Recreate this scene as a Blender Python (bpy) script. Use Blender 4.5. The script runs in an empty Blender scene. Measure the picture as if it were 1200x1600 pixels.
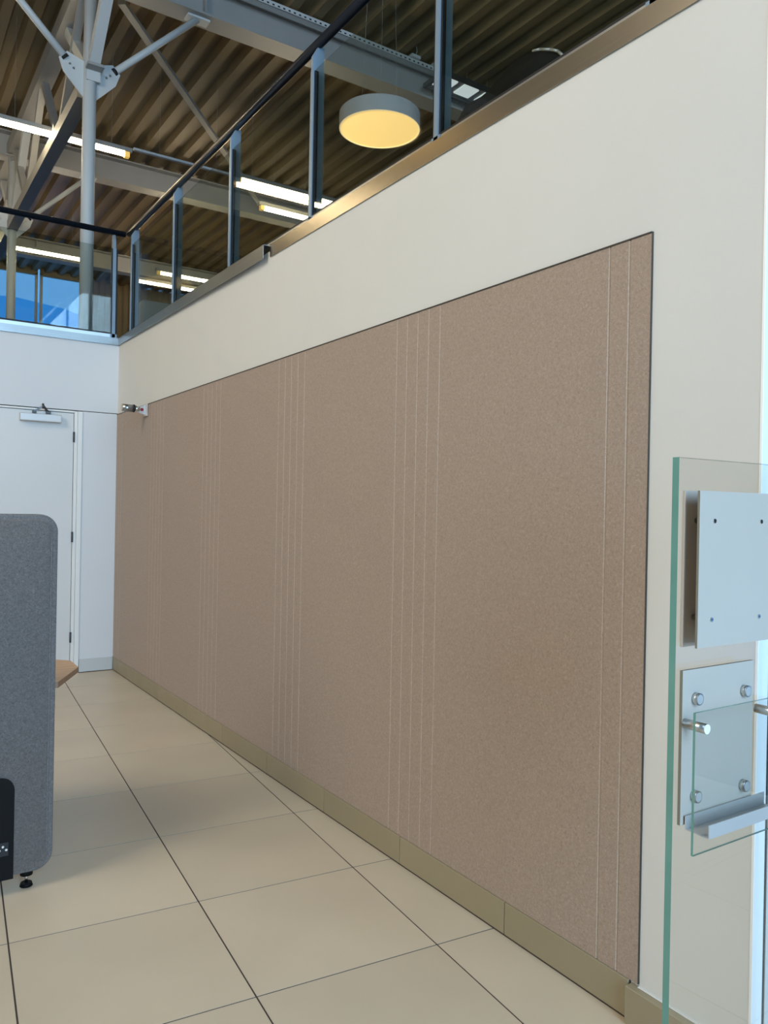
import bpy, bmesh, math, random
from mathutils import Vector, Matrix
random.seed(7)
scene = bpy.context.scene
C = scene.collection

# ------------------------------------------------------------------ camera
cam_d = bpy.data.cameras.new('camera'); cam = bpy.data.objects.new('camera', cam_d); C.objects.link(cam)
F_PX = 1234.355
cam_d.sensor_fit = 'VERTICAL'; cam_d.sensor_height = 36.0; cam_d.sensor_width = 27.0
cam_d.lens = F_PX / 1600.0 * 36.0
cam_d.clip_start = 0.02; cam_d.clip_end = 300
r_ = Vector((0.83519531, -0.54963454, 0.01872588)); u_ = Vector((-0.01462945, 0.01183354, 0.99982296)); f_ = Vector((0.54975883, 0.8353214, -0.00184247))
M = Matrix((r_, u_, -f_)).transposed().to_4x4(); M.translation = Vector((-1.75042, 0.0, 1.36311))
cam.matrix_world = M
scene.camera = cam

# ------------------------------------------------------------------ world, daylight, exposure
SKY_LIGHT = (0.30, 0.56, 1.0)
world = bpy.data.worlds.new('sky'); scene.world = world; world.use_nodes = True
wn = world.node_tree.nodes; wl = world.node_tree.links
bg = wn['Background']
tc = wn.new('ShaderNodeTexCoord'); sx = wn.new('ShaderNodeSeparateXYZ'); rp = wn.new('ShaderNodeValToRGB')
wl.new(tc.outputs['Generated'], sx.inputs[0]); wl.new(sx.outputs['Z'], rp.inputs[0]); wl.new(rp.outputs[0], bg.inputs['Color'])
rp.color_ramp.elements[0].position = 0.0; rp.color_ramp.elements[0].color = (0.20, 0.52, 1.0, 1)
rp.color_ramp.elements[1].position = 0.7; rp.color_ramp.elements[1].color = (0.10, 0.34, 0.95, 1)
bg.inputs['Strength'].default_value = 1.3

def area(name, loc, rot, sx_, sy_, power, col):
    d = bpy.data.lights.new(name, 'AREA'); d.shape = 'RECTANGLE'; d.size = sx_; d.size_y = sy_; d.energy = power; d.color = col
    o = bpy.data.objects.new(name, d); o.location = loc; o.rotation_euler = rot; C.objects.link(o); return o
# daylight just outside the glazed entrance front behind the photographer, and an added warm fill from the left, aimed at the felt wall
area('daylight_front', (-1.5, -5.4, 3.2), (math.radians(90), 0, 0), 3.6, 6.0, 960, (0.50, 0.75, 1.0))
hl = area('hall_fill', (-6.4, 2.2, 5.2), (0, 0, 0), 3.0, 8.0, 560, (1.0, 0.92, 0.79))
hl.rotation_euler = (Vector((0.0, 3.2, 1.2)) - Vector((-6.4, 2.2, 5.2))).to_track_quat('-Z', 'Y').to_euler()

vs = scene.view_settings
vs.view_transform = 'Standard'; vs.look = 'None'; vs.gamma = 1.0; vs.use_curve_mapping = False
vs.exposure = 0.0
scene.cycles.use_denoising = True
scene.cycles.max_bounces = 10; scene.cycles.transparent_max_bounces = 16
scene.cycles.caustics_reflective = False; scene.cycles.caustics_refractive = False

# ------------------------------------------------------------------ materials
MATS = {}
def nodes(m): return m.node_tree.nodes, m.node_tree.links
def mat(name, col, rough=0.6, metal=0.0, spec=0.5, var=0.0, scale=6.0, bump=0.0, bscale=200.0, emit=None, estr=0.0, aniso=0.0, stretch=None, detail=4.0):
    m = bpy.data.materials.new(name); m.use_nodes = True; n, l = nodes(m); b = n['Principled BSDF']
    b.inputs['Base Color'].default_value = (*col, 1); b.inputs['Roughness'].default_value = rough
    b.inputs['Metallic'].default_value = metal; b.inputs['Specular IOR Level'].default_value = spec
    t = n.new('ShaderNodeTexCoord'); mp = n.new('ShaderNodeMapping'); l.new(t.outputs['Object'], mp.inputs[0])
    if stretch: mp.inputs['Scale'].default_value = stretch
    nz = n.new('ShaderNodeTexNoise'); nz.inputs['Scale'].default_value = scale; nz.inputs['Detail'].default_value = detail
    l.new(mp.outputs[0], nz.inputs['Vector'])
    r = n.new('ShaderNodeValToRGB'); l.new(nz.outputs['Fac'], r.inputs[0])
    v = max(var, 0.01)
    r.color_ramp.elements[0].position = 0.3; r.color_ramp.elements[1].position = 0.7
    r.color_ramp.elements[0].color = (*[c*(1-v) for c in col], 1); r.color_ramp.elements[1].color = (*[min(1, c*(1+v)) for c in col], 1)
    l.new(r.outputs[0], b.inputs['Base Color'])
    if bump:
        n2 = n.new('ShaderNodeTexNoise'); n2.inputs['Scale'].default_value = bscale; n2.inputs['Detail'].default_value = 3
        l.new(mp.outputs[0], n2.inputs['Vector'])
        bp = n.new('ShaderNodeBump'); bp.inputs['Strength'].default_value = bump; bp.inputs['Distance'].default_value = 0.002
        l.new(n2.outputs['Fac'], bp.inputs['Height']); l.new(bp.outputs[0], b.inputs['Normal'])
    if aniso: b.inputs['Anisotropic'].default_value = aniso
    if emit:
        b.inputs['Emission Color'].default_value = (*emit, 1); b.inputs['Emission Strength'].default_value = estr
    MATS[name] = m; return m

def felt_mat(name, c0, c1, c2, scale):
    m = bpy.data.materials.new(name); m.use_nodes = True; n, l = nodes(m); b = n['Principled BSDF']
    b.inputs['Roughness'].default_value = 0.95; b.inputs['Specular IOR Level'].default_value = 0.12
    b.inputs['Sheen Weight'].default_value = 0.15
    t = n.new('ShaderNodeTexCoord')
    a = n.new('ShaderNodeTexNoise'); a.inputs['Scale'].default_value = scale; a.inputs['Detail'].default_value = 5; a.inputs['Roughness'].default_value = 0.75; a.inputs['Distortion'].default_value = 1.2
    l.new(t.outputs['Object'], a.inputs['Vector'])
    r = n.new('ShaderNodeValToRGB'); e = r.color_ramp.elements
    e[0].position = 0.30; e[0].color = (*c0, 1); e[1].position = 0.72; e[1].color = (*c2, 1)
    k = e.new(0.5); k.color = (*c1, 1)
    l.new(a.outputs['Fac'], r.inputs[0]); l.new(r.outputs[0], b.inputs['Base Color'])
    bp = n.new('ShaderNodeBump'); bp.inputs['Strength'].default_value = 0.25; bp.inputs['Distance'].default_value = 0.002
    l.new(a.outputs['Fac'], bp.inputs['Height']); l.new(bp.outputs[0], b.inputs['Normal'])
    MATS[name] = m; return m

def glass_mat(name, tint, spec_tint=(1, 1, 1)):
    m = bpy.data.materials.new(name); m.use_nodes = True; n, l = nodes(m)
    n.remove(n['Principled BSDF']); out = n['Material Output']
    tr = n.new('ShaderNodeBsdfTransparent'); tr.inputs[0].default_value = (*tint, 1)
    gl = n.new('ShaderNodeBsdfGlossy'); gl.inputs['Roughness'].default_value = 0.02; gl.inputs[0].default_value = (*spec_tint, 1)
    lw = n.new('ShaderNodeLayerWeight'); pw = n.new('ShaderNodeMath'); pw.operation = 'POWER'; pw.inputs[1].default_value = 5.0
    fr = n.new('ShaderNodeMath'); fr.operation = 'MULTIPLY_ADD'; fr.inputs[1].default_value = 0.95; fr.inputs[2].default_value = 0.042
    l.new(lw.outputs['Facing'], pw.inputs[0]); l.new(pw.outputs[0], fr.inputs[0])
    mx = n.new('ShaderNodeMixShader'); l.new(fr.outputs[0], mx.inputs[0]); l.new(tr.outputs[0], mx.inputs[1]); l.new(gl.outputs[0], mx.inputs[2])
    l.new(mx.outputs[0], out.inputs['Surface']); MATS[name] = m; return m

def tile_mat(name, col, rough):
    m = mat(name, col, rough=rough, var=0.05, scale=2.2, spec=0.45)
    n, l = nodes(m); b = n['Principled BSDF']
    oi = n.new('ShaderNodeObjectInfo'); mr = n.new('ShaderNodeMapRange'); mr.inputs[3].default_value = 0.955; mr.inputs[4].default_value = 1.03
    l.new(oi.outputs['Random'], mr.inputs[0])
    src = b.inputs['Base Color'].links[0].from_socket
    mu = n.new('ShaderNodeVectorMath'); mu.operation = 'SCALE'; l.new(src, mu.inputs[0]); l.new(mr.outputs[0], mu.inputs['Scale'])
    l.new(mu.outputs[0], b.inputs['Base Color'])
    # faint scuffs with a shape of their own
    t = n.new('ShaderNodeTexCoord'); g = n.new('ShaderNodeTexNoise'); g.inputs['Scale'].default_value = 9; g.inputs['Detail'].default_value = 6
    l.new(t.outputs['Object'], g.inputs['Vector'])
    rr = n.new('ShaderNodeMapRange'); rr.inputs[3].default_value = rough*0.8; rr.inputs[4].default_value = rough*1.25
    l.new(g.outputs['Fac'], rr.inputs[0]); l.new(rr.outputs[0], b.inputs['Roughness'])
    return m

mat('plaster', (0.655, 0.638, 0.596), rough=0.75, var=0.012, scale=3, bump=0.12, bscale=90, spec=0.3)
mat('white_paint', (0.66, 0.66, 0.66), rough=0.55, var=0.008, scale=2, spec=0.4)
mat('door_paint', (0.66, 0.655, 0.64), rough=0.42, var=0.008, scale=2, spec=0.4)
mat('door_frame', (0.76, 0.76, 0.73), rough=0.5, spec=0.4)
mat('gap_dark', (0.03, 0.03, 0.03), rough=0.9)
tile_mat('floor_tile', (0.60, 0.505, 0.375), 0.36)
mat('grout', (0.055, 0.042, 0.036), rough=0.9)
tile_mat('skirting_tile', (0.31, 0.258, 0.165), 0.42)
mat('skirting_steel', (0.52, 0.53, 0.52), rough=0.4, spec=0.4)
felt_mat('felt_taupe', (0.265, 0.195, 0.148), (0.350, 0.265, 0.205), (0.46, 0.36, 0.29), 140)
felt_mat('felt_highlight', (0.37, 0.288, 0.226), (0.445, 0.352, 0.282), (0.54, 0.44, 0.365), 140)  # lighter felt: the bright groove highlights are put into the colour
felt_mat('felt_grey', (0.095, 0.086, 0.082), (0.165, 0.150, 0.143), (0.275, 0.252, 0.242), 170)
mat('dull_steel', (0.26, 0.26, 0.255), rough=0.3, metal=1.0, var=0.06, scale=3, stretch=(1, 1, 60))
mat('coping_steel', (0.40, 0.35, 0.275), rough=0.26, metal=1.0, var=0.06, scale=3, stretch=(1, 1, 60), aniso=0.5)
mat('brushed_steel', (0.40, 0.40, 0.385), rough=0.32, metal=1.0, var=0.06, scale=3, stretch=(1, 1, 60), aniso=0.5)
mat('rail_black', (0.010, 0.013, 0.020), rough=0.3, spec=0.25)
mat('post_daylit', (0.22, 0.30, 0.38), rough=0.4, metal=0.2)  # blue of the daylight on galvanised steel, put into the base colour
mat('gasket', (0.008, 0.008, 0.01), rough=0.6)
mat('steel_white', (0.66, 0.68, 0.68), rough=0.45, var=0.015, scale=4)
mat('steel_grey', (0.38, 0.375, 0.36), rough=0.5, var=0.03, scale=3)
mat('deck', (0.235, 0.172, 0.088), rough=0.55, var=0.06, scale=1.2, stretch=(1, 0.2, 1))
mat('deck_return', (0.40, 0.33, 0.22), rough=0.6)
mat('carpet_dark', (0.03, 0.03, 0.032), rough=0.95, var=0.2, scale=80, bump=0.2)
mat('black_plastic', (0.005, 0.005, 0.005), rough=0.6, spec=0.15)
mat('black_leather', (0.012, 0.012, 0.013), rough=0.4, bump=0.1, bscale=60)
mat('chrome', (0.72, 0.72, 0.72), rough=0.18, metal=1.0)
mat('barrel_metal', (0.33, 0.34, 0.35), rough=0.28, metal=0.9)
mat('satin_steel', (0.62, 0.60, 0.57), rough=0.3, metal=1.0)
mat('aluminium', (0.55, 0.54, 0.53), rough=0.42, metal=0.3, var=0.02, scale=5)
mat('plate_grey', (0.53, 0.465, 0.40), rough=0.4, metal=0.0, var=0.02, scale=4)
mat('plate_edge', (0.20, 0.19, 0.15), rough=0.5)
mat('dark_metal', (0.08, 0.08, 0.075), rough=0.45, metal=0.4)
mat('oak', (0.50, 0.30, 0.16), rough=0.45, var=0.25, scale=5, stretch=(1.2, 14, 14), detail=6)
mat('oak_edge', (0.27, 0.165, 0.10), rough=0.55, var=0.2, scale=10, stretch=(1, 10, 60))
mat('edge_metal', (0.07, 0.06, 0.05), rough=0.8, spec=0.1)
mat('red_led', (0.25, 0.01, 0.01), rough=0.3)
mat('lamp_body', (0.40, 0.405, 0.42), rough=0.4)
mat('lamp_glow', (0.9, 0.8, 0.5), rough=0.5, emit=(1.0, 0.64, 0.17), estr=0.62)
mat('lamp_rim', (0.9, 0.8, 0.6), rough=0.5, emit=(1.0, 0.80, 0.45), estr=0.8)
mat('lamp_glow_hall', (0.9, 0.8, 0.5), rough=0.5, emit=(1.0, 0.66, 0.24), estr=5)
mat('tube_glow', (1, 1, 1), rough=0.5, emit=(1.0, 0.83, 0.55), estr=62)
mat('tube_end', (0.85, 0.60, 0.20), rough=0.4, emit=(1.0, 0.6, 0.12), estr=0.6)
mat('panel_glow', (0.8, 0.85, 0.9), rough=0.5, emit=(0.85, 0.93, 1.0), estr=0.8)
mat('corner_white', (0.92, 0.93, 0.93), rough=0.35)
mat('cabinet_grey', (0.30, 0.32, 0.32), rough=0.5)
mat('blue_roof', (0.20, 0.62, 0.95), rough=0.5)
mat('ground', (0.3, 0.3, 0.3), rough=0.9)
mat('hinge', (0.07, 0.07, 0.07), rough=0.35, metal=0.5)
glass_mat('glass_clear', (0.982, 0.991, 0.986))
glass_mat('glass_rail', (0.80, 0.83, 0.79))
glass_mat('glass_window', (0.95, 0.97, 0.98))
m = bpy.data.materials.new('glass_edge'); m.use_nodes = True
b = m.node_tree.nodes['Principled BSDF']; b.inputs['Base Color'].default_value = (0.16, 0.37, 0.32, 1); b.inputs['Roughness'].default_value = 0.15
n, l = nodes(m); t = n.new('ShaderNodeTexCoord'); z = n.new('ShaderNodeTexNoise'); z.inputs['Scale'].default_value = 9
r = n.new('ShaderNodeValToRGB'); r.color_ramp.elements[0].color = (0.095, 0.25, 0.215, 1); r.color_ramp.elements[1].color = (0.165, 0.36, 0.31, 1)
l.new(t.outputs['Object'], z.inputs['Vector']); l.new(z.outputs['Fac'], r.inputs[0]); l.new(r.outputs[0], b.inputs['Base Color'])
MATS['glass_edge'] = m

# ------------------------------------------------------------------ mesh helpers
class MB:
    """collects geometry in world coordinates, builds ONE mesh object"""
    def __init__(s): s.v = []; s.f = []; s.mi = []; s.smooth = False; s.sm = []
    def add(s, vs_, fs, mi=0, sm=False):
        o = len(s.v); s.v += [tuple(x) for x in vs_]; s.f += [tuple(i+o for i in f) for f in fs]
        s.mi += [mi]*len(fs); s.sm += [sm]*len(fs); return s
    def box(s, x0, x1, y0, y1, z0, z1, mi=0, mats=None):
        v = [(x0,y0,z0),(x1,y0,z0),(x1,y1,z0),(x0,y1,z0),(x0,y0,z1),(x1,y0,z1),(x1,y1,z1),(x0,y1,z1)]
        f = [(3,2,1,0),(4,5,6,7),(0,1,5,4),(1,2,6,5),(2,3,7,6),(3,0,4,7)]   # -z +z -y +x +y -x
        s.add(v, f, mi)
        if mats: s.mi[-6:] = mats
        return s
    def bbox(s, x0, x1, y0, y1, z0, z1, bev=0.003, seg=2, mi=0, sm=False):
        bm = bmesh.new(); bmesh.ops.create_cube(bm, size=1)
        for q in bm.verts: q.co = Vector(((x0+x1)/2 + q.co.x*(x1-x0), (y0+y1)/2 + q.co.y*(y1-y0), (z0+z1)/2 + q.co.z*(z1-z0)))
        bmesh.ops.bevel(bm, geom=bm.edges[:], offset=bev, segments=seg, affect='EDGES', profile=0.6)
        return s.bm(bm, mi, sm)
    def bm(s, bm, mi=0, sm=False):
        bm.verts.index_update(); s.add([q.co[:] for q in bm.verts], [[q.index for q in f.verts] for f in bm.faces], mi, sm); bm.free(); return s
    def cyl(s, a, b, r, n=20, r2=None, mi=0, sm=True, cap=True, capmi=None):
        a = Vector(a); b = Vector(b); d = (b-a).normalized(); r2 = r if r2 is None else r2
        h = Vector((0,0,1)) if abs(d.z) < 0.9 else Vector((1,0,0)); p = d.cross(h).normalized(); q = d.cross(p)
        vs_ = []
        for c, rr in ((a, r), (b, r2)):
            for i in range(n):
                t = 2*math.pi*i/n; vs_.append(c + (p*math.cos(t) + q*math.sin(t))*rr)
        s.add(vs_, [(i, i+n, (i+1)%n+n, (i+1)%n) for i in range(n)], mi, sm)
        if cap:
            o = len(s.v) - 2*n; k = mi if capmi is None else capmi
            s.f += [tuple(o+i for i in range(n)), tuple(o+n+i for i in reversed(range(n)))]; s.mi += [k, k]; s.sm += [False, False]
        return s
    def bar(s, a, b, w, h, up=(0,0,1), mi=0):
        """rectangular bar from a to b; w across, h along up"""
        a = Vector(a); b = Vector(b); d = (b-a).normalized(); u = Vector(up); x = d.cross(u).normalized(); u = x.cross(d).normalized()
        vs_ = [c + x*i*w/2 + u*j*h/2 for c in (a, b) for i, j in ((-1,-1),(1,-1),(1,1),(-1,1))]
        return s.add(vs_, [(0,1,2,3),(7,6,5,4),(0,4,5,1),(1,5,6,2),(2,6,7,3),(3,7,4,0)], mi)
    def prism(s, pts, d, mi=0, capmi=None, sm=False):
        """closed planar polygon pts extruded by vector d"""
        n = len(pts); d = Vector(d); P = [Vector(q) for q in pts]
        o = len(s.v); s.add(P + [q+d for q in P], [(i, (i+1)%n, (i+1)%n+n, i+n) for i in range(n)], mi, sm)
        k = mi if capmi is None else capmi
        s.f += [tuple(o+i for i in reversed(range(n))), tuple(o+n+i for i in range(n))]; s.mi += [k, k]; s.sm += [False, False]
        return s
    def build(s, name, mats, parent=None, origin=None, link=True):
        if isinstance(mats, str): mats = [mats]
        if origin is None:
            origin = Vector((0,0,0))
            if parent is None and s.v:
                xs = list(zip(*s.v)); origin = Vector(((min(xs[0])+max(xs[0]))/2, (min(xs[1])+max(xs[1]))/2, min(xs[2])))
            elif parent is not None: origin = wloc(parent)
        origin = Vector(origin)
        me = bpy.data.meshes.new(name)
        me.from_pydata([tuple(Vector(q)-origin) for q in s.v], [], s.f); me.update()
        bm = bmesh.new(); bm.from_mesh(me); bmesh.ops.recalc_face_normals(bm, faces=bm.faces[:]); bm.to_mesh(me); bm.free()
        for k in mats: me.materials.append(MATS[k])
        for p_, i, q in zip(me.polygons, s.mi, s.sm): p_.material_index = i; p_.use_smooth = q
        o = bpy.data.objects.new(name, me); C.objects.link(o)
        if parent is not None: o.parent = parent; o.location = origin - wloc(parent)
        else: o.location = origin
        return o
def wloc(o):
    v = Vector((0,0,0))
    while o is not None: v += Vector(o.location); o = o.parent
    return v
def tag(o, label, cat, group=None, kind=None):
    o['label'] = label; o['category'] = cat
    if group: o['group'] = group
    if kind: o['kind'] = kind
    return o
def thing(name, loc, label, cat, group=None, kind=None):
    o = bpy.data.objects.new(name, None); o.empty_display_size = 0.1; C.objects.link(o); o.location = loc
    return tag(o, label, cat, group, kind)
def struct(o, label, cat): return tag(o, label, cat, kind='structure')
def copy_tree(o, loc, label):
    c = o.copy(); C.objects.link(c); c.location = loc; c['label'] = label
    for ch in o.children:
        d = ch.copy(); C.objects.link(d); d.parent = c
        for g in ch.children:
            e = g.copy(); C.objects.link(e); e.parent = d
    return c
def rrect(u0, u1, v0, v1, r, n=8, corners=(1,1,1,1)):
    """rounded rectangle in (u,v): corners bl, br, tr, tl"""
    out = []
    for k, (cu, cv, a0) in enumerate(((u0+r, v0+r, 180), (u1-r, v0+r, 270), (u1-r, v1-r, 0), (u0+r, v1-r, 90))):
        if corners[k]:
            for i in range(n+1):
                t = math.radians(a0 + 90*i/n); out.append((cu + r*math.cos(t), cv + r*math.sin(t)))
        else: out.append(((u0, u1, u1, u0)[k], (v0, v0, v1, v1)[k]))
    return out

XL, YF, YB, YFAR, XR = -7.4, -4.9, 6.71, 22.1, 14.0      # room limits
ZM = 2.70                                                # upper floor level
ZD = 7.35                                                # underside of the roof deck
YE = 1.06                                                # end of the felt wall

# ------------------------------------------------------------------ floor
fl = struct(MB().box(XL-0.2, 4.0, YF-0.2, YB+0.1, -0.12, -0.0013).build('floor', 'grout'), 'beige ceramic tiled floor of the entrance hall with dark joints', 'floor')
G, GX, GY, TS, TR = -0.08514254, -1.40872077, 2.07131812, 0.6, 0.99148226
cg, sg = math.cos(G), math.sin(G)
def gp(i, j): return (GX + cg*i*TS*TR - sg*j*TS, GY + sg*i*TS*TR + cg*j*TS)
def clip(poly, a, b, c):     # keep a*x+b*y<=c
    out = []
    for k in range(len(poly)):
        p, q = poly[k], poly[(k+1) % len(poly)]; dp = a*p[0]+b*p[1]-c; dq = a*q[0]+b*q[1]-c
        if dp <= 0: out.append(p)
        if dp*dq < 0: t = dp/(dp-dq); out.append((p[0]+t*(q[0]-p[0]), p[1]+t*(q[1]-p[1])))
    return out
gap = 0.0026
full_mesh = None
for i in range(-9, 6):
    for j in range(-13, 10):
        e = gap/TS
        P = [gp(i+e/TR, j+e), gp(i+1-e/TR, j+e), gp(i+1-e/TR, j+1-e), gp(i+e/TR, j+1-e)]
        c0 = gp(i+0.5, j+0.5)
        Q = clip(clip(clip(P, 0, 1, YB-0.001), -1, 0, -XL), 0, -1, -YF)
        if c0[1] > YE - 0.45: Q = clip(Q, 1, 0, 0.012) if c0[1] > YE else Q
        Q = clip(Q, 1, 0, 3.0)
        if len(Q) < 3: continue
        A = abs(sum(Q[k][0]*Q[(k+1) % len(Q)][1] - Q[(k+1) % len(Q)][0]*Q[k][1] for k in range(len(Q))))/2
        if A < 0.002: continue
        if len(Q) == 4 and A > TS*TS*TR*0.985:
            if full_mesh is None:
                o = MB().prism([(x, y, -0.01) for x, y in P], (0, 0, 0.01)).build('floor_tile', 'floor_tile', fl, origin=(c0[0], c0[1], 0)); full_mesh = o.data
            else:
                o = bpy.data.objects.new('floor_tile', full_mesh); C.objects.link(o); o.parent = fl; o.location = Vector((c0[0], c0[1], 0)) - wloc(fl)
        else:
            MB().prism([(x, y, -0.01) for x, y in Q], (0, 0, 0.01)).build('floor_tile', 'floor_tile', fl, origin=(c0[0], c0[1], 0))

# ------------------------------------------------------------------ walls of the hall
ZT = 2.705
struct(MB().box(0.0, 0.25, YE+0.004, YB, 0, ZT).build('wall_right', 'plaster'), 'long cream plastered wall carrying the taupe felt panels', 'wall')
# back wall: a lower strip beside the door and a wide band over the door
bw = thing('wall_back', (-3.7, YB, 0), 'pale end wall with the white door, facing the camera', 'wall', kind='structure')
MB().box(-0.278, 0.0, YB, YB+0.2, 0, 2.121).build('lower_panel', 'white_paint', bw)
MB().box(XL, -1.345, YB, YB+0.2, 0, 2.121).build('lower_panel', 'white_paint', bw)
MB().box(XL, 0.0, YB, YB+0.2, 2.127, ZT).build('upper_panel', 'white_paint', bw)
MB().box(XL, 0.0, YB+0.012, YB+0.19, 2.118, 2.130).build('joint', 'gap_dark', bw)
MB().box(-1.36, -0.27, YB+0.13, YB+0.2, 0, 2.121).build('door_recess_back', 'gap_dark', bw)
# return wall at the near end of the felt wall, with a bright corner bead
wr = thing('wall_return', (1.5, YE, 0), 'short return wall behind the glass stand at the right edge', 'wall', kind='structure')
MB().box(0.252, 4.0, YE+0.003, YE+0.12, 0, ZT).box(0.056, 0.252, YE-0.001, YE+0.0038, 0, ZT).build('return_face', 'plaster', wr)
MB().box(0.042, 0.056, YE+0.001, YE+0.0038, 0, ZT).build('joint', 'gap_dark', wr)
MB().bbox(-0.0008, 0.042, YE-0.003, YE+0.0045, 0.0, ZT, 0.0008, 1).build('corner_bead', 'corner_white', wr)
# unseen sides of the hall: glazed front behind the camera, glazed left side
def glazed(name, n, axis, fixed, a0, a1, label):
    w = thing(name, ((a0+a1)/2 if axis == 'x' else fixed, fixed if axis == 'x' else (a0+a1)/2, 0), label, 'window', kind='structure')
    step = (a1-a0)/n
    def bx(u0, u1, z0, z1, t, nm, mt):
        if axis == 'x': MB().box(u0, u1, fixed-t, fixed+t, z0, z1).build(nm, mt, w)
        else: MB().box(fixed-t, fixed+t, u0, u1, z0, z1).build(nm, mt, w)
    for k in range(n+1): bx(a0+k*step-0.03, a0+k*step+0.03, 0, ZD, 0.06, 'mullion', 'dark_metal')
    for z in (0.05, 2.5, 5.0, ZD-0.06): bx(a0, a1, z-0.04, z+0.04, 0.05, 'transom', 'dark_metal')
    for k in range(n): bx(a0+k*step+0.03, a0+(k+1)*step-0.03, 0.09, ZD-0.1, 0.006, 'pane', 'glass_window')
glazed('window_1', 3, 'x', YF, -3.6, 0.3, 'glazed entrance front behind the photographer')
struct(MB().box(0.3, XR, YF-0.1, YF+0.1, 0, ZD).box(XL, -3.6, YF-0.1, YF+0.1, 0, ZD).build('wall_front', 'dark_metal'), 'plain wall beside the glazed front, behind the camera', 'wall')
struct(MB().box(XL-0.1, XL+0.1, YF, 22.0, 0, ZD).build('wall_left', 'plaster'), 'plain left side wall of the hall, out of frame', 'wall')

# skirting
sk = thing('baseboard_right', (0, 4, 0), 'olive beige tile skirting along the felt wall', 'skirting', kind='structure')
ys = [1.402, 1.896, 2.491, 3.091, 3.691, 4.290, 4.890, 5.490, 6.090, 6.69]
for a, b2 in zip(ys[:-1], ys[1:]):
    MB().bbox(-0.011, 0.004, a+0.0012, b2-0.0012, 0.007, 0.1095, 0.0012, 1).build('skirting_tile', 'skirting_tile', sk)
MB().box(-0.007, 0.002, 1.402, YB, 0.0, 0.108).build('joint', 'grout', sk)
MB().bbox(-0.030, 0.004, YE-0.01, 1.3985, 0.004, 0.1035, 0.0015, 1).build('skirting_tile', 'skirting_tile', sk)
MB().bbox(-0.010, 0.0, YE, 1.374, 0.103, 0.1065, 0.0015, 1).build('sealant', 'plaster', sk)
bb = thing('baseboard_back', (-0.14, YB, 0), 'grey skirting strip between door frame and corner', 'skirting', kind='structure')
MB().bbox(-0.277, -0.0115, YB-0.014, YB+0.004, 0.006, 0.108, 0.0015, 1).build('skirting_tile', 'skirting_steel', bb)
MB().box(-0.277, -0.0115, YB-0.009, YB+0.002, 0.0, 0.1).build('joint', 'grout', bb)

# felt covering: panels with V grooves, 1.06 m pitch
fw = thing('felt_wall_covering', (0, 4.04, 0.1105), 'large taupe felt wall covering with groups of vertical grooves', 'wall covering')
grooves = []
for k in range(0, 6):
    cy = 1.376 + 1.06*k
    for d in (-0.139, -0.0695, 0, 0.0695, 0.139): grooves.append(cy + d)
FX, GD, GN, GW = -0.0062, 0.0045, 0.0018, 0.0058   # near lip steep, far lip sloped
edges = [1.376, 1.376+1.06, 1.376+2.12, 1.376+3.18, 1.376+4.24, 1.376+5.30, YB-0.002]
for k in range(6):
    y0, y1 = edges[k], edges[k+1]
    prof = [(0.0, y0)]
    prof += [(FX, y0)] if k == 0 else [(FX+GD, y0), (FX, y0+GW)]
    for g in grooves:
        if y0+0.01 < g < y1-0.01: prof += [(FX, g-GN), (FX+GD, g), (FX, g+GW)]
    prof += [(FX, y1)] if k == 5 else [(FX, y1-GN), (FX+GD, y1)]
    prof += [(0.0, y1)]
    pb = MB().prism([(x, y, 0.1105) for x, y in prof], (0, 0, 2.117-0.1105))
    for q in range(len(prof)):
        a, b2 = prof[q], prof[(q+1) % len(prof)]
        if abs(a[0]-b2[0]) > GD*0.9 and abs(a[0]-b2[0]) < GD*1.1: pb.mi[q] = 1  # groove faces take the painted highlight tone
    pb.build('felt_panel', ['felt_taupe', 'felt_highlight'], fw)
MB().box(-0.0085, 0.0, 1.3746, YB-0.002, 2.117, 2.1208).build('edge_strip', 'edge_metal', fw)

MB().box(-0.0064, 0.0, 1.3746, 1.3758, 0.1105, 2.117).build('edge_strip', 'edge_metal', fw)

# ------------------------------------------------------------------ door
dr = thing('door_1', (-0.81, YB, 0), 'white flush door with overhead closer beside the grey booth', 'door', kind='structure')
DX0, DX1 = -1.278, -0.3465
MB().bbox(DX0, DX1, YB+0.004, YB+0.048, 0.006, 2.1015, 0.002, 1).build('door_leaf', 'door_paint', dr)
MB().bbox(-0.343, -0.318, YB-0.004, YB+0.12, 0.0, 2.118, 0.001, 1).build('door_stop', 'door_frame', dr)
MB().bbox(-0.316, -0.2795, YB-0.008, YB+0.12, 0.0, 2.119, 0.002, 1).build('door_frame', 'door_frame', dr)
MB().bbox(-1.344, -1.281, YB-0.008, YB+0.12, 0.0, 2.119, 0.002, 1).build('door_frame', 'door_frame', dr)
MB().bbox(DX0, -0.343, YB-0.006, YB+0.12, 2.105, 2.119, 0.001, 1).build('door_frame', 'door_frame', dr)
for z in (1.909, 1.103, 0.292):
    h = MB().cyl((-0.3455, YB-0.006, z-0.042), (-0.3455, YB-0.006, z+0.042), 0.0075, 12).build('hinge', 'hinge', dr)
    MB().box(-0.352, -0.3385, YB-0.0035, YB+0.002, z-0.046, z+0.046).build('hinge_leaf', 'satin_steel', h)
cl = MB().bbox(-0.752, -0.447, YB-0.048, YB+0.004, 2.013, 2.073, 0.006, 2).build('door_closer', 'aluminium', dr)
ar = MB()
ar.bar((-0.655, YB-0.045, 2.088), (-0.585, YB-0.055, 2.132), 0.012, 0.012); ar.bar((-0.585, YB-0.055, 2.132), (-0.54, YB-0.012, 2.088), 0.012, 0.012)
ar.bbox(-0.665, -0.635, YB-0.055, YB-0.03, 2.073, 2.094, 0.003); ar.bbox(-0.56, -0.525, YB-0.03, YB+0.002, 2.076, 2.098, 0.003)
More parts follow.
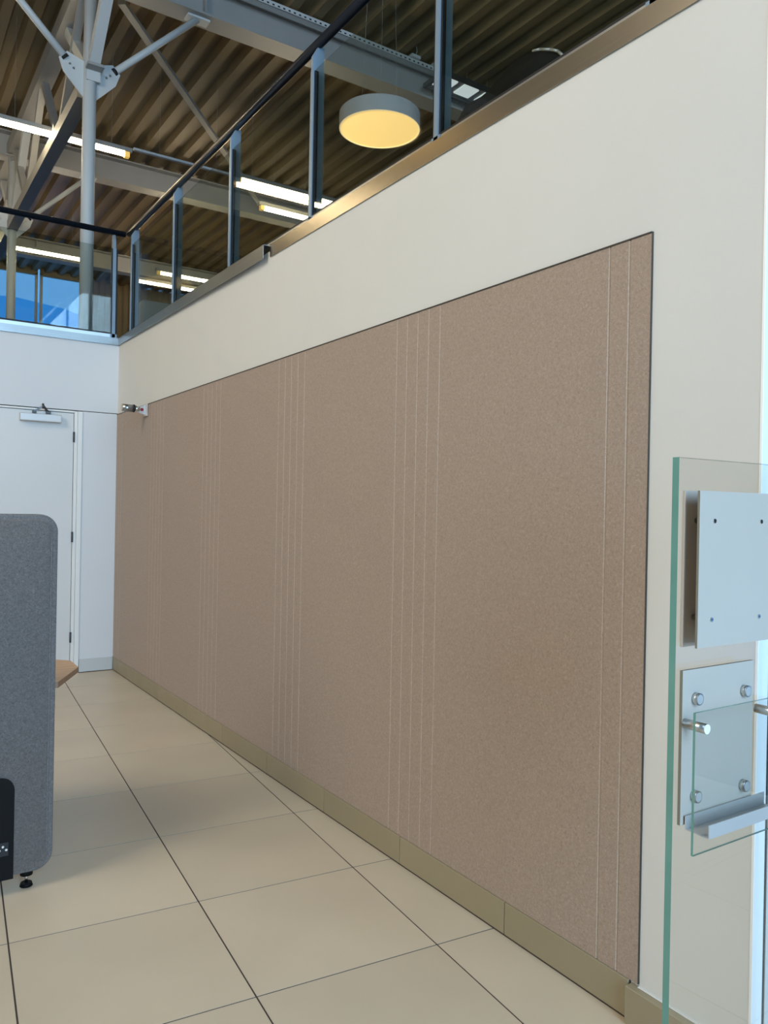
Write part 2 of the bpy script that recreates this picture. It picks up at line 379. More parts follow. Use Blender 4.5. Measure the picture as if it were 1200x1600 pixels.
ar.cyl((-0.588, YB-0.064, 2.118), (-0.588, YB-0.044, 2.150), 0.009, 10)
ar.build('closer_arm', 'hinge', cl)

# ------------------------------------------------------------------ upper floor and its steel edge
up = thing('floor_upper', (3, 12, ZM), 'dark edged upper floor slab of the gallery behind the railings', 'floor', kind='structure')
MB().box(0.002, XR, YE, YB+0.2, 2.42, ZM).build('slab', 'steel_grey', up)
MB().box(XL, XR, YB+0.2, 22.1, 2.42, ZM).build('slab', 'steel_grey', up)
MB().box(0.10, XR, YE+0.05, YB+0.2, ZM+0.001, ZM+0.012).build('carpet', 'carpet_dark', up)
MB().box(XL, XR, YB+0.2, 21.9, ZM+0.001, ZM+0.012).build('carpet', 'carpet_dark', up)
t1 = MB().prism([(-0.006, YE, 2.6705), (-0.006, 3.775, 2.6705), (-0.006, 3.775, 2.737), (-0.006, YE, 2.737)], (0.085, 0, 0)).build('trim_1', 'coping_steel')
struct(t1, 'golden reflecting steel edge strip above the near felt wall', 'trim')
pts = [(-0.034, 3.80, 2.664), (-0.010, YB-0.01, 2.690), (-0.010, YB-0.01, 2.752), (-0.034, 3.80, 2.738)]
t2 = MB().add(pts + [(x+0.003, y, z) for x, y, z in pts], [(0,1,2,3),(7,6,5,4),(0,4,5,1),(1,5,6,2),(2,6,7,3),(3,7,4,0)])
t2.add([(-0.034,3.80,2.738),(-0.010,YB-0.01,2.752),(0.08,YB-0.01,2.752),(0.08,3.80,2.738),(-0.034,3.80,2.735),(-0.010,YB-0.01,2.749),(0.08,YB-0.01,2.749),(0.08,3.80,2.735)],
       [(0,1,2,3),(7,6,5,4),(0,4,5,1),(1,5,6,2),(2,6,7,3),(3,7,4,0)])
struct(t2.build('trim_2', 'brushed_steel'), 'grey steel edge strip coming away from the wall near the corner', 'trim')
struct(MB().box(XL, 0.0, YB-0.012, YB+0.09, 2.690, 2.750).build('trim_3', 'dull_steel'), 'pale blue steel edge strip on top of the end wall', 'trim')

# ------------------------------------------------------------------ balustrades
ZR = 3.645
def railing(name, label, run, posts, panes, rail_a, rail_b):
    """run 'y': along the felt wall (outer face towards -X at X=PX); run 'x': above the end wall (outer face towards -Y)"""
    o = thing(name, ((rail_a[0]+rail_b[0])/2, (rail_a[1]+rail_b[1])/2, 2.737), label, 'railing')
    MB().cyl(rail_a, rail_b, 0.0235, 20).build('handrail', 'rail_black', o)
    def bx(a0, a1, d0, d1, z0, z1, nm, mt, par, mats=None):
        b = MB()
        if run == 'y': b.box(PX+d0, PX+d1, a0, a1, z0, z1)
        else: b.box(a0, a1, PY+d0, PY+d1, z0, z1)
        return b.build(nm, mt, par)
    for a in posts:
        p = bx(a-0.006, a+0.020, 0.0, 0.062, 2.70, 3.505, 'post', 'post_daylit', o)
        bx(a-0.013, a-0.006, 0.006, 0.026, 2.80, 3.50, 'gasket', 'gasket', p)
        bx(a+0.020, a+0.034, 0.006, 0.026, 2.80, 3.50, 'gasket', 'gasket', p)
        b = MB()
        if run == 'y': b.prism([(PX, a-0.002, 3.505), (PX+0.062, a-0.002, 3.505), (PX+0.062, a-0.002, 3.63), (PX+0.03, a-0.002, 3.63), (PX, a-0.002, 3.575)], (0, 0.018, 0))
        else: b.prism([(a-0.002, PY, 3.505), (a-0.002, PY+0.062, 3.505), (a-0.002, PY+0.062, 3.63), (a-0.002, PY+0.03, 3.63), (a-0.002, PY, 3.575)], (0.018, 0, 0))
        b.build('bracket', 'post_daylit', p)
        bx(a-0.02, a+0.034, 0.0, 0.062, 2.70, 2.79, 'foot', 'post_daylit', p)
    for a0, a1 in panes:
        g = bx(a0, a1, 0.010, 0.0195, 2.795, 3.505, 'glass_pane', 'glass_rail', o)
        bx(a0-0.01, a1+0.01, 0.006, 0.0235, 2.789, 2.799, 'bottom_gasket', 'gasket', g)
    lo, hi = min(a for a, _ in panes), max(a for _, a in panes)
    bx(lo, hi, 0.003, 0.035, 2.735, 2.788, 'base_channel', 'brushed_steel', o)
    return o
PX, PY = 0.046, 6.75
py = [1.42, 2.415, 3.435, 4.465, 5.500, 6.560]
railing('glass_balustrade', 'long glass balustrade with black handrail above the felt wall', 'y', py,
        [(a+0.034, b-0.013) for a, b in zip(py[:-1], py[1:])], (PX+0.033, 0.9, ZR), (PX+0.033, YB+0.040, ZR))
px = [-4.18, -3.14, -2.10, -1.07, -0.045]
railing('glass_balustrade', 'shorter glass balustrade with black handrail above the white door', 'x', px,
        [(a+0.034, b-0.013) for a, b in zip(px[:-1], px[1:])], (XL+0.1, PY+0.033, ZR), (PX+0.008, PY+0.033, ZR))

# ------------------------------------------------------------------ roof
rf = thing('ceiling', (3, 15, ZD), 'brown ribbed metal roof deck over hall and gallery', 'ceiling', kind='structure')
pitch = 0.316; dp = 0.095
def deck_sheet():
    prof = []
    for k in range(3):
        x = k*pitch
        prof += [(x, 0), (x+0.118, 0), (x+0.158, dp), (x+0.276, dp)]
    prof += [(3*pitch, 0)]
    return prof
def strip(prof, x0, y0, y1):
    b = MB(); n = len(prof)
    vs_ = [(x0+x, y, ZD+z) for y in (y0, y1) for x, z in prof] + [(x0+x, y, ZD+z+0.003) for y in (y0, y1) for x, z in prof]
    fs = [(k, k+1, n+k+1, n+k) for k in range(n-1)] + [(2*n+k, 3*n+k, 3*n+k+1, 2*n+k+1) for k in range(n-1)]
    fs += [(0, n, 3*n, 2*n), (n-1, 3*n-1, 4*n-1, 2*n-1)]
    return b.add(vs_, fs)
shared = {}
x = 3.34 - 12*3*pitch
while x < XR + 0.3:
    far = x > 3.3; ye = (YFAR if far else 22.0) + 0.1
    if far not in shared:
        o = strip(deck_sheet(), x, YF-0.2, ye).build('deck_sheet', 'deck', rf, origin=(x, 0, ZD)); shared[far] = o.data
    else:
        o = bpy.data.objects.new('deck_sheet', shared[far]); C.objects.link(o); o.parent = rf; o.location = Vector((x, 0, ZD)) - wloc(rf)
    x += 3*pitch
MB().box(XL-0.6, 3.34, YF-0.2, 22.1, ZD+0.12, ZD+0.2).box(3.34, XR+0.6, YF-0.2, YFAR+0.2, ZD+0.12, ZD+0.2).build('roof_insulation', 'deck', rf)

def i_beam(y, label, x0=XL, x1=XR, z0=6.95, z1=ZD):
    o = thing('roof_beam', ((x0+x1)/2, y, z0), label, 'beam', 'steel roof beams crossing the hall')
    MB().box(x0, x1, y-0.14, y+0.14, z0, z0+0.022).build('bottom_flange', 'steel_grey', o)
    MB().box(x0, x1, y-0.14, y+0.14, z1-0.022, z1).build('top_flange', 'steel_grey', o)
    w = MB().box(x0, x1, y-0.008, y+0.008, z0+0.022, z1-0.022).build('web', 'steel_grey', o)
    for k in (1.42, -1.04):
        MB().box(k-0.006, k+0.006, y-0.1, y-0.008, z0+0.022, z1-0.022).build('stiffener', 'steel_grey', w)
    return o
i_beam(3.5, 'roof beam over the camera end of the hall, out of the frame')
i_beam(8.8, 'grey steel roof beam carrying the white cable tray')
i_beam(14.1, 'grey steel roof beam beyond the nearest row of tube lights')
i_beam(19.4, 'farthest grey steel roof beam, just above the blue windows')

def bolt(b, c, d, r=0.012, h=0.008): c = Vector(c); return b.cyl(c, c+Vector(d)*h, r, 8, sm=False)
def column(y, label, full=True):
    X = 0.19; zc = 5.95; rad = 0.069
    o = thing('steel_column', (X, y, ZM+0.012), label, 'column', 'round steel columns on the gallery')
    MB().cyl((X, y, ZM+0.02), (X, y, 6.95), rad, 28).build('shaft', 'steel_white', o)
    MB().bbox(X-0.16, X+0.16, y-0.16, y+0.16, ZM+0.012, ZM+0.032, 0.003).build('base_plate', 'steel_white', o)
    for s in (1, -1):
        gpt = [(X+s*rad*0.9, 5.68), (X+s*(rad+0.20), 5.90), (X+s*(rad+0.245), 6.03), (X+s*(rad+0.165), 6.115), (X+s*rad*0.9, 6.06)]
        g = MB().prism([(a, y-0.008, b) for a, b in gpt], (0, 0.016, 0)).build('gusset_plate', 'steel_white', o)
        bb_ = MB()
        for t in (0.35, 0.7): bolt(bb_, (X+s*(rad+0.06+0.11*t), y-0.008, 5.92+0.1*t), (0, -1, 0))
        bb_.build('bolt', 'satin_steel', g)
        a = Vector((X+s*(rad+0.185), y, 6.05)); e = Vector((X+s*1.165, y, 6.945))
        st = MB().cyl(a, e, 0.037, 18).build('strut', 'steel_white', o)
        d = (e-a).normalized()
        MB().cyl(a - d*0.015, a + d*0.012, 0.0405, 18).build('dark_collar', 'gasket', st)
        MB().bbox(e.x-0.13, e.x+0.13, y-0.07, y+0.07, 6.925, 6.949, 0.002).build('head_plate', 'steel_white', st)
    for s in (-1, 1):
        a = Vector((X+0.02, y+s*0.10, 6.05)); e = Vector((X+0.02, y+s*1.15, 6.97))
        st = MB().bar(a, e, 0.11, 0.11, up=(0, 0, 1)).build('strut', 'steel_white', o)
        MB().bbox(X-0.065, X+0.105, y+s*0.14-0.06, y+s*0.14+0.06, 5.955, 5.985, 0.003).build('seat_plate', 'steel_grey', st)
        MB().box(X-0.05, X+0.09, y+s*0.068-0.012, y+s*0.068+0.012, 5.85, 5.96).build('cleat', 'steel_white', st)
    return o
column(8.8, 'round white steel column with branching struts behind the railing')
column(14.1, 'farther round white steel column at the left edge')

# lattice girder running away from the column
tr = thing('roof_truss', (0.19, 14, 5.78), 'grey lattice roof truss running away behind the white column', 'truss')
def rhs(a, e, w, h, nm, mt='steel_grey'): return MB().bar(a, e, w, h).build(nm, mt, tr)
rhs((0.19, 9.05, 5.87), (0.19, 19.3, 5.87), 0.15, 0.15, 'bottom_chord')
rhs((0.19, 8.92, 7.08), (0.19, 19.3, 7.08), 0.20, 0.20, 'top_chord')
nb = [10.35, 12.65, 15.3, 17.6]; nt = [9.1, 11.5, 13.9, 16.4, 18.8]
for k, b_ in enumerate(nb):
    rhs((0.19, b_-0.07, 5.90), (0.19, nt[k]+0.07, 7.02), 0.085, 0.085, 'web_member')
    rhs((0.19, b_+0.07, 5.90), (0.19, nt[k+1]-0.07, 7.02), 0.085, 0.085, 'web_member')
# flat bracing bars in the roof plane
br = MB().bar((0.60, 9.17, 7.06), (4.47, 13.83, 7.06), 0.085, 0.05).build('bracing_bar', 'steel_grey')
tag(br, 'thin grey diagonal bracing bar under the roof right of the column', 'brace')

# ------------------------------------------------------------------ cable tray on the first beam
ct = thing('cable_tray', (3, 8.62, 7.26), 'white perforated cable tray fixed along the near roof beam', 'cable tray')
tb = MB(); tb.box(1.0, 4.62, 8.545, 8.655, 7.262, 7.266); tb.box(1.0, 4.62, 8.545, 8.549, 7.262, 7.325); tb.box(1.0, 4.62, 8.651, 8.655, 7.262, 7.315)
tb.build('tray', 'steel_white', ct)
k = 1.05
hb = MB()
while k < 4.6: hb.box(k, k+0.028, 8.5435, 8.5450, 7.280, 7.298); k += 0.07
h_ = hb.build('slots', 'gap_dark', ct); h_['kind'] = 'stuff'
MB().box(1.0, 4.62, 8.655, 8.665, 7.27, 7.325).build('bracket', 'steel_grey', ct)
def wire(pts, nm, par, r=0.004):
    b = MB()
    for p, q in zip(pts[:-1], pts[1:]): b.cyl(p, q, r, 6, cap=False)
    return b.build(nm, 'steel_white', par)
for k, xx in enumerate((4.22, 4.58)):
    j = tag(MB().bbox(xx-0.07, xx+0.07, 8.50, 8.60, 7.318, 7.378-0.02, 0.004).build('junction_box', 'steel_white'),
            ('small white junction box standing on the cable tray, left one', 'small white junction box at the end of the cable tray')[k], 'junction box', 'junction boxes on the cable tray')
    wire([(xx, 8.52, 7.358), (xx+0.01, 8.50, 7.40), (xx-0.02, 8.48, 7.45)], 'cable', j)

# panel light with bright cells right of the railing post
pl = thing('panel_light', (5.15, 8.35, 7.0), 'dark framed ceiling light with bright square cells above the black armchair', 'light')
MB().box(4.45, 6.0, 8.22, 8.26, 7.06, 7.12).box(4.45, 6.0, 8.62, 8.66, 7.06, 7.12).box(4.45, 4.49, 8.26, 8.62, 7.06, 7.12).box(5.96, 6.0, 8.26, 8.62, 7.06, 7.12).build('frame', 'dark_metal', pl)
MB().box(4.49, 5.96, 8.26, 8.62, 7.10, 7.12).build('backing', 'steel_grey', pl)
for k in range(4):
    MB().box(4.53+k*0.36, 4.78+k*0.36, 8.32, 8.56, 7.082, 7.10).build('cell', 'panel_glow', pl)
    wire([(4.66+k*0.36, 8.44, 7.12), (4.66+k*0.36, 8.44, ZD)], 'hanger', pl, 0.0015)

# ------------------------------------------------------------------ tube lights
def tube_light(x0, y, z, label, length=1.56):
    o = thing('tube_light', (x0+length/2, y, z), label, 'tube light', 'tube lights under the roof')
    hw = 0.042 if y < 14 else 0.02
    MB().box(x0-0.06, x0+length+0.06, y-hw, y+hw, z+0.045, z+0.10).build('housing', 'steel_grey', o)
    MB().cyl((x0+0.03, y, z+0.012), (x0+length-0.03, y, z+0.014), 0.027, 14, cap=False).build('tube', 'tube_glow', o)
    for s in (x0-0.03, x0+length-0.03): MB().box(s, s+0.06, y-0.035, y+0.035, z-0.022, z+0.045).build('end_cap', 'tube_end', o)
    for s in (x0+0.2, x0+length-0.2): MB().cyl((s, y, z+0.10), (s, y, ZD+0.02), 0.0015, 5, cap=False).build('hanger', 'steel_grey', o)
    return o
tube_light(-1.90, 10.70, 6.0, 'tube light at the far left of the near row, mostly out of frame', 1.28)
tube_light(-4.065, 10.72, 6.0, 'second tube light left of the frame, added to the near row as wall light')  # this and the next are added unseen to light the felt wall
tube_light(-5.80, 10.74, 6.0, 'third tube light left of the frame, added to the near row as wall light')
tube_light(-0.47, 10.68, 6.0, 'bright tube light crossing behind the white column')
tube_light(2.62, 10.55, 6.0, 'bright tube light ending at the railing post left of the round lamp')
tube_light(3.33, 11.32, 6.0, 'shorter looking tube light just below the near one, left of the round lamp', 0.95)
tube_light(0.28, 15.75, 6.0, 'tube light above the blue windows, left of the column', 1.38)
tube_light(3.08, 15.66, 6.0, 'upper of two parallel tube lights low in the second glass bay')
tube_light(2.90, 16.50, 6.0, 'lower of two parallel tube lights low in the second glass bay', 1.5)
tube_light(-1.5, 15.75, 6.0, 'added tube light left of the frame in the second row')  # this and the next are added for more light on the far deck
tube_light(4.95, 15.66, 6.0, 'added tube light in the second row hidden right of the low pair')
cd = MB().box(1.15, 2.55, 10.57, 10.62, 6.06, 6.09).build('conduit', 'steel_white')
tag(cd, 'thin white conduit joining two tube lights right of the column', 'conduit')
for s in (1.5, 2.3): MB().cyl((s, 10.595, 6.09), (s, 10.595, ZD+0.02), 0.0015, 5, cap=False).build('hanger', 'steel_grey', cd)

# ------------------------------------------------------------------ round pendant lamps
def drum_lamp(c, label, glow, R=0.375, H=0.15):
    x, y, z = c
    o = thing('drum_lamp', (x, y, z), label, 'lamp', 'round drum lamps')
    b = MB(); n = 48
    ring = lambda rr, zz: [(x+rr*math.cos(2*math.pi*i/n), y+rr*math.sin(2*math.pi*i/n), zz) for i in range(n)]
    L = [ring(R-0.006, z+0.004), ring(R-0.001, z), ring(R, z+0.004), ring(R, z+H-0.01), ring(R-0.01, z+H), ring(0.03, z+H)]
    for k in range(len(L)-1):
        b.add(L[k]+L[k+1], [(i, (i+1) % n, n+(i+1) % n, n+i) for i in range(n)], 0, True)
    b.build('body', 'lamp_body', o)
    b = MB(); L = [ring(R-0.006, z+0.004), ring(R*0.6, z+0.0), ring(R*0.25, z-0.002), ring(0.002, z-0.003)]
    for k in range(3): b.add(L[k]+L[k+1], [(i, (i+1) % n, n+(i+1) % n, n+i) for i in range(n)], 0, True)
    b.build('diffuser', glow, o)
    b = MB(); L = [ring(R-0.001, z-0.0005), ring(R-0.012, z-0.0015), ring(R-0.012, z+0.002)]
    for k in range(2): b.add(L[k]+L[k+1], [(i, (i+1) % n, n+(i+1) % n, n+i) for i in range(n)], 0, True)
    b.build('rim', 'lamp_rim', o)
    for k in range(3):
        t = 2*math.pi*k/3; MB().cyl((x+0.2*math.cos(t), y+0.2*math.sin(t), z+H), (x+0.1*math.cos(t), y+0.1*math.sin(t), ZD-0.002), 0.0011, 5, cap=False).build('suspension_wire', 'steel_grey', o)
    return o
drum_lamp((2.2, 6.2, 4.90), 'round grey drum lamp glowing yellow behind the glass balustrade', 'lamp_glow')
drum_lamp((-2.09, 6.2, 4.90), 'round drum lamp over the hall, above and left of the frame', 'lamp_glow_hall')
drum_lamp((-2.09, 1.2, 4.90), 'round drum lamp over the hall, above the camera', 'lamp_glow_hall')

# ------------------------------------------------------------------ far windows of the gallery
def far_window(n, x0, x1, label):
    w = thing('window_%d' % n, ((x0+x1)/2, 22, ZM), label, 'window', kind='structure')
    for a in (x0, x1-0.06): MB().box(a, a+0.06, 21.95, 22.05, ZM, 7.3).build('mullion', 'steel_white', w)
    MB().box(x0, x1, 21.95, 22.05, 7.26, ZD+0.12).build('head', 'deck_return', w)
    MB().box(x0, x1, 21.95, 22.05, ZM, ZM+0.5).build('sill', 'dark_metal', w)
    MB().box(x0+0.06, x1-0.06, 21.99, 22.0, ZM+0.5, 7.26).build('pane', 'glass_window', w)
far_window(3, 1.96, 3.12, 'blue sky window pane next to the white column')
far_window(4, 0.80, 1.90, 'blue sky window pane at the left edge above the end wall')
far_window(5, -0.36, 0.74, 'window pane further left above the end wall')
struct(MB().box(XL, -0.42, 21.9, 22.1, ZM, ZD).build('wall_far', 'plaster'), 'far gallery wall left of the blue windows', 'wall')
we = thing('wall_end', (8.6, 22, ZM), 'golden brown ribbed cladding wall at the far end of the gallery', 'wall', kind='structure')
MB().box(3.14, XR, 22.08, 22.2, ZM, ZD+0.1).build('backing', 'deck', we)
wx = 3.14; first = None
while wx < XR:
    if first is None:
        pr = deck_sheet(); b = MB(); n_ = len(pr)
        b.add([(wx+a, 21.98+c*0.6, z) for z in (ZM, ZD+0.1) for a, c in pr], [(k, k+1, n_+k+1, n_+k) for k in range(n_-1)])
        o = b.build('cladding_sheet', 'deck', we, origin=(wx, 22, ZM)); first = o.data
    else:
        o = bpy.data.objects.new('cladding_sheet', first); C.objects.link(o); o.parent = we; o.location = Vector((wx, 22, ZM)) - wloc(we)
    wx += 3*pitch
struct(MB().box(XR, XR+0.2, YF, YFAR, 0, ZD).build('wall_gallery', 'deck_return'), 'gallery side wall far to the right', 'wall')
bl = thing('outside_canopy', (1.5, 40, 0), 'deep blue curved roof outside the far windows', 'building')
cb = MB(); N = 24; prof = [(-20 + 48*i/N, 10.92 - 0.036*(-20 + 48*i/N - 3.6)**2) for i in range(N+1)]
cb.prism([(a, 40, b) for a, b in prof] + [(28, 40, -9), (-20, 40, -9)], (0, 10, 0)); cb.build('canopy', 'blue_roof', bl)

# ------------------------------------------------------------------ gallery furniture
ac = thing('armchair', (1.0, 3.1, ZM+0.012), 'black rounded armchair behind the glass near the gallery edge', 'armchair')
def shell(name, pts, x0, x1, par):
    bm = bmesh.new()
    vs_ = [bm.verts.new((x0, y, z)) for y, z in pts]; f = bm.faces.new(vs_)
    ex = bmesh.ops.extrude_face_region(bm, geom=[f]); bmesh.ops.translate(bm, verts=[v for v in ex['geom'] if isinstance(v, bmesh.types.BMVert)], vec=(x1-x0, 0, 0))
    bmesh.ops.recalc_face_normals(bm, faces=bm.faces[:])
    bmesh.ops.bevel(bm, geom=[e for e in bm.edges if abs(e.verts[0].co.x-e.verts[1].co.x) < 1e-6], offset=0.012, segments=2, affect='EDGES')
    return MB().bm(bm, 0, True).build(name, 'black_leather', par)
zf = ZM+0.012
back = [(2.60, zf+0.14), (3.52, zf+0.14), (3.50, zf+0.70), (3.455, zf+0.783), (3.401, zf+0.828), (3.358, zf+0.863), (3.24, zf+0.852), (3.173, zf+0.860), (3.109, zf+0.885), (3.061, zf+0.895), (3.03, zf+0.915), (2.981, zf+0.925), (2.889, zf+0.915), (2.80, zf+0.885), (2.727, zf+0.849), (2.651, zf+0.80), (2.615, zf+0.75)]
shell('backrest', back, 0.935, 1.04, ac)
MB().bbox(1.03, 1.62, 2.74, 3.48, zf+0.20, zf+0.44, 0.05, 3, 0, True).build('seat', 'black_leather', ac)
for y0, y1 in ((2.62, 2.75), (3.47, 3.60)): MB().bbox(0.98, 1.62, y0, y1, zf+0.14, zf+0.60, 0.05, 3, 0, True).build('armrest', 'black_leather', ac)
for a in (1.0, 1.56):
    for b_ in (2.72, 3.50): MB().cyl((a, b_, zf), (a, b_, zf+0.21), 0.018, 12).build('leg', 'chrome', ac)
rim = [(2.635, 0.775), (2.68, 0.827), (2.727, 0.857), (2.80, 0.893), (2.85, 0.909)]
rb = MB()
for (ya, za), (yb, zb) in zip(rim[:-1], rim[1:]): rb.cyl((0.945, ya, zf+za), (0.945, yb, zf+zb), 0.007, 8)
rb.build('highlight_rim', 'aluminium', ac)  # strip standing in for the bluish highlight along the black edge

bn = thing('bench', (-1.2, 9.4, zf), 'long low black bench behind the column base on the gallery', 'bench')
MB().bbox(-3.0, 0.62, 9.2, 9.72, zf+0.10, zf+0.52, 0.02, 2).build('seat_block', 'black_leather', bn)
MB().bbox(-3.0, 0.62, 9.2, 9.72, zf+0.525, zf+0.615, 0.025, 3).build('cushion', 'black_leather', bn)
for a in (-2.9, 0.5):
    for b_ in (9.27, 9.63): MB().box(a-0.03, a+0.03, b_-0.03, b_+0.03, zf, zf+0.10).build('leg', 'dark_metal', bn)
cbn = thing('cupboard', (1.9, 9.3, zf), 'pale grey upright cupboard low behind the first glass bay', 'cupboard')
MB().bbox(0.855, 1.55, 9.0, 9.45, zf+0.06, 3.70, 0.004).build('body', 'cabinet_grey', cbn)
for a, b_ in ((0.862, 1.198), (1.204, 1.543)):
    d = MB().bbox(a, b_, 8.982, 9.0, zf+0.08, 3.685, 0.003).build('door', 'cabinet_grey', cbn)
    MB().box(1.17 if a < 1 else 1.22, 1.18 if a < 1 else 1.23, 8.96, 8.982, 3.3, 3.5).build('handle', 'satin_steel', d)
MB().box(0.87, 1.53, 9.02, 9.43, zf, zf+0.06).build('plinth', 'dark_metal', cbn)

# ------------------------------------------------------------------ grey booth screen and its table
bo = thing('booth_screen', (-1.9, 3.05, 0), 'tall grey felt booth screen with black socket plate at the left edge', 'booth')
def soft_panel(name, u0, u1, z0, z1, y0, y1, r, bev, mt, par):
    bm = bmesh.new(); vs_ = [bm.verts.new((a, y0, b)) for a, b in rrect(u0, u1, z0, z1, r, 8)]
    f = bm.faces.new(vs_); ex = bmesh.ops.extrude_face_region(bm, geom=[f])
    bmesh.ops.translate(bm, verts=[v for v in ex['geom'] if isinstance(v, bmesh.types.BMVert)], vec=(0, y1-y0, 0))
    bmesh.ops.recalc_face_normals(bm, faces=bm.faces[:])
    bmesh.ops.bevel(bm, geom=[e for e in bm.edges if abs(e.verts[0].co.y-e.verts[1].co.y) < 1e-6], offset=bev, segments=4, affect='EDGES')
    return MB().bm(bm, 0, True).build(name, mt, par)
pn = soft_panel('felt_panel', -2.75, -1.166, 0.058, 1.327, 3.0, 3.10, 0.062, 0.020, 'felt_grey', bo)
sm_ = MB()
for q in range(12): sm_.cyl((-1.190, 2.9995, 0.14+q*0.0925), (-1.190, 2.9995, 0.14+(q+1)*0.0925), 0.0016, 6, cap=False)
sm_.build('seam', 'felt_grey', pn)
MB().cyl((-1.248, 2.9995, 1.055), (-1.248, 3.003, 1.055), 0.006, 14).build('button', 'felt_grey', pn)
pp = MB().prism([(a, 2.992, b) for a, b in rrect(-1.62, -1.298, 0.0575, 0.412, 0.045, 8, (0, 0, 1, 1))], (0, 0.012, 0)).build('socket_plate', 'black_plastic', bo)
so = MB().bbox(-1.352, -1.314, 2.989, 2.993, 0.142, 0.190, 0.0015, 1).build('power_inlet', 'gasket', pp)
for dx, dz in ((-0.011, 0.0), (0.011, 0.0), (0.0, 0.012)):
    MB().cyl((-1.333+dx, 2.9885, 0.164+dz), (-1.333+dx, 2.9905, 0.164+dz), 0.0042, 10).build('pin', 'satin_steel', so)
for fx in (-1.247, -2.65):
    ft = MB().cyl((fx, 3.045, 0.012), (fx, 3.045, 0.0), 0.019, 18, r2=0.022).build('foot', 'black_plastic', bo)
    MB().cyl((fx, 3.045, 0.008), (fx, 3.045, 0.05), 0.0055, 12).build('threaded_rod', 'chrome', ft)
    MB().cyl((fx, 3.045, 0.040), (fx, 3.045, 0.060), 0.021, 18).build('socket', 'black_plastic', ft)

tb_ = thing('booth_table', (-1.75, 3.5, 0), 'oak table corner sticking out behind the grey booth screen', 'table')
top = [(-2.5, 3.125), (-1.136, 3.125), (-1.0085, 3.38), (-1.0075, 3.535), (-1.07, 3.60), (-1.30, 3.80), (-2.5, 3.80)]
MB().prism([(a, b, 0.678) for a, b in top], (0, 0, 0.022), mi=1, capmi=0).build('table_top', ['oak', 'oak_edge'], tb_)
MB().cyl((-1.8, 3.46, 0.02), (-1.8, 3.46, 0.678), 0.035, 18).build('pedestal', 'dark_metal', tb_)
MB().cyl((-1.8, 3.46, 0.0), (-1.8, 3.46, 0.02), 0.27, 32).build('foot_plate', 'dark_metal', tb_)

# ------------------------------------------------------------------ wall sensor
se = thing('wall_sensor', (0, 5.87, 2.03), 'chrome cylinder sensor on a bracket at the top of the felt wall', 'sensor')
pl_ = MB().bbox(-0.022, -0.0088, 5.845, 5.905, 2.030, 2.119, 0.002).build('wall_plate', 'plate_grey', se)
MB().prism([(-0.020, 5.874, 2.040), (-0.020, 5.874, 2.114), (-0.075, 5.874, 2.090), (-0.085, 5.874, 2.062), (-0.05, 5.874, 2.048)], (0, 0.006, 0)).build('bracket', 'satin_steel', se)
MB().cyl((-0.045, 5.868, 2.076), (-0.045, 5.875, 2.076), 0.0115, 16).build('red_cap', 'red_led', se)
MB().cyl((-0.060, 5.88, 2.078), (-0.100, 5.88, 2.080), 0.017, 18, r2=0.024).build('neck', 'satin_steel', se)
MB().cyl((-0.098, 5.88, 2.080), (-0.108, 5.88, 2.080), 0.0285, 24).build('rubber_ring', 'gasket', se)
MB().cyl((-0.108, 5.88, 2.080), (-0.190, 5.88, 2.080), 0.0275, 24).build('barrel', 'barrel_metal', se)
MB().cyl((-0.190, 5.88, 2.080), (-0.1915, 5.88, 2.080), 0.024, 24).build('lens', 'plate_grey', se)

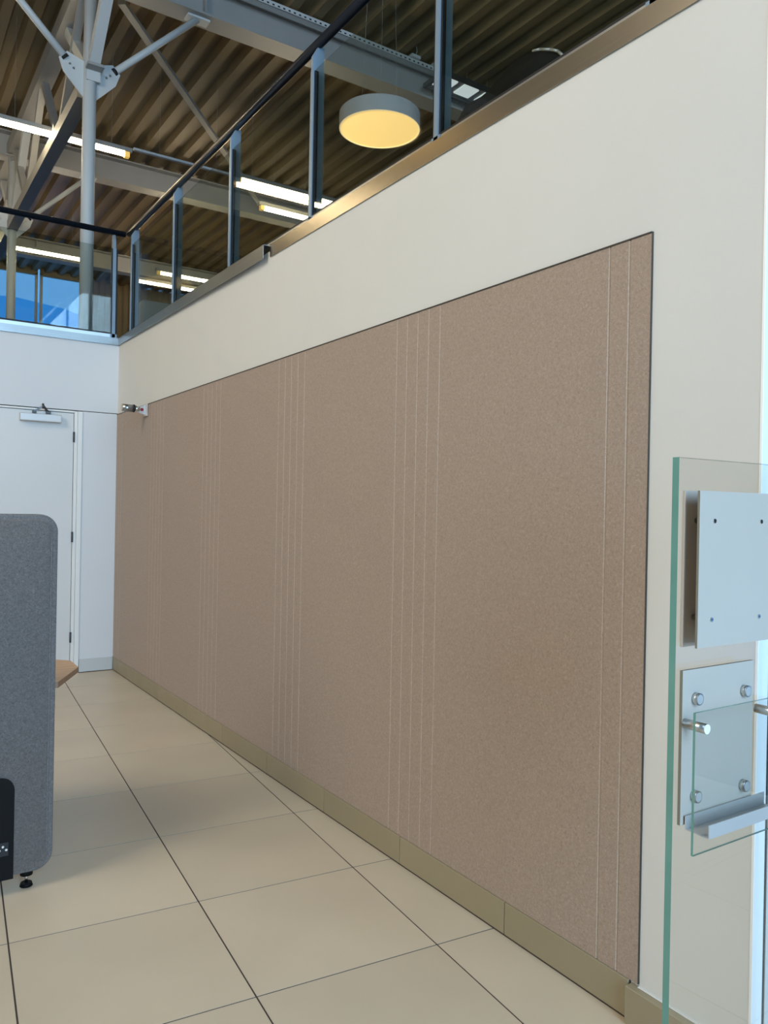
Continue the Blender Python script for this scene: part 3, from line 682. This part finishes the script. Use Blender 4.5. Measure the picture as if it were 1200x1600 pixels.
# ------------------------------------------------------------------ glass stand in the right foreground
gs = thing('glass_stand', (-0.2, 0.96, 0), 'clear green edged glass stand holding grey plates and a small shelf', 'stand')
MB().box(-0.4455, -0.03, 0.9555, 0.9705, 0.012, 1.4765, mats=[1, 1, 0, 1, 0, 1]).build('glass_sheet', ['glass_clear', 'glass_edge'], gs)
MB().bbox(-0.46, -0.025, 0.945, 0.981, 0.0, 0.05, 0.003).build('floor_clamp', 'satin_steel', gs)
up_b = MB().bbox(-0.4370, -0.172, 0.9470, 0.9535, 1.112, 1.4125, 0.0008, 1).build('back_plate', 'plate_grey', gs)
up_f = MB().box(-0.4470, -0.185, 0.908, 0.9130, 1.116, 1.4115, mats=[1, 1, 0, 1, 0, 1]).build('front_plate', ['plate_grey', 'plate_edge'], gs)
for sx_, sz in ((-0.4015, 1.355), (-0.247, 1.355), (-0.4055, 1.168), (-0.2490, 1.165)):
    s = MB().cyl((sx_, 0.9060, sz), (sx_, 0.909, sz), 0.0042, 14).build('screw', 'chrome', up_f)
    MB().box(sx_-0.0026, sx_+0.0026, 0.9056, 0.9062, sz-0.0007, sz+0.0007).build('slot', 'gap_dark', s)
    MB().cyl((sx_, 0.913, sz), (sx_, 0.9472, sz), 0.006, 12).build('spacer', 'satin_steel', up_f)
lp = MB().box(-0.4375, -0.2040, 0.9445, 0.9510, 0.7705, 1.0670, mats=[1, 1, 0, 1, 0, 1]).build('lower_plate', ['plate_grey', 'plate_edge'], gs)
for sx_, sz in ((-0.398, 1.010), (-0.238, 1.008), (-0.397, 0.821), (-0.237, 0.814)):
    s = MB().cyl((sx_, 0.9450, sz), (sx_, 0.9335, sz), 0.0118, 20).build('standoff_cap', 'satin_steel', lp)
    MB().cyl((sx_, 0.9336, sz), (sx_, 0.9326, sz), 0.0095, 20).build('cap_face', 'aluminium', s)
sg_ = MB().box(-0.4555, -0.1650, 0.9025, 0.9075, 0.7310, 0.9975, mats=[1, 1, 0, 1, 0, 1]).build('front_glass', ['glass_clear', 'glass_edge'], gs)
for sx_, sz in ((-0.4295, 0.9660), (-0.1915, 0.9660)):
    s = MB().cyl((sx_, 0.9450, sz), (sx_, 0.8960, sz), 0.0095, 20).build('long_standoff', 'satin_steel', gs)
    MB().cyl((sx_, 0.8962, sz), (sx_, 0.8950, sz), 0.0092, 20).build('cap_face', 'corner_white', s)
ch = MB(); t_ = 0.0018
ch.box(-0.4285, -0.165, 0.9405-t_, 0.9405, 0.762, 0.7885); ch.box(-0.4285, -0.165, 0.890, 0.9405-t_, 0.762, 0.762+t_); ch.box(-0.4285, -0.165, 0.890-t_, 0.890, 0.762, 0.7875)
ch.build('shelf_channel', 'aluminium', gs)
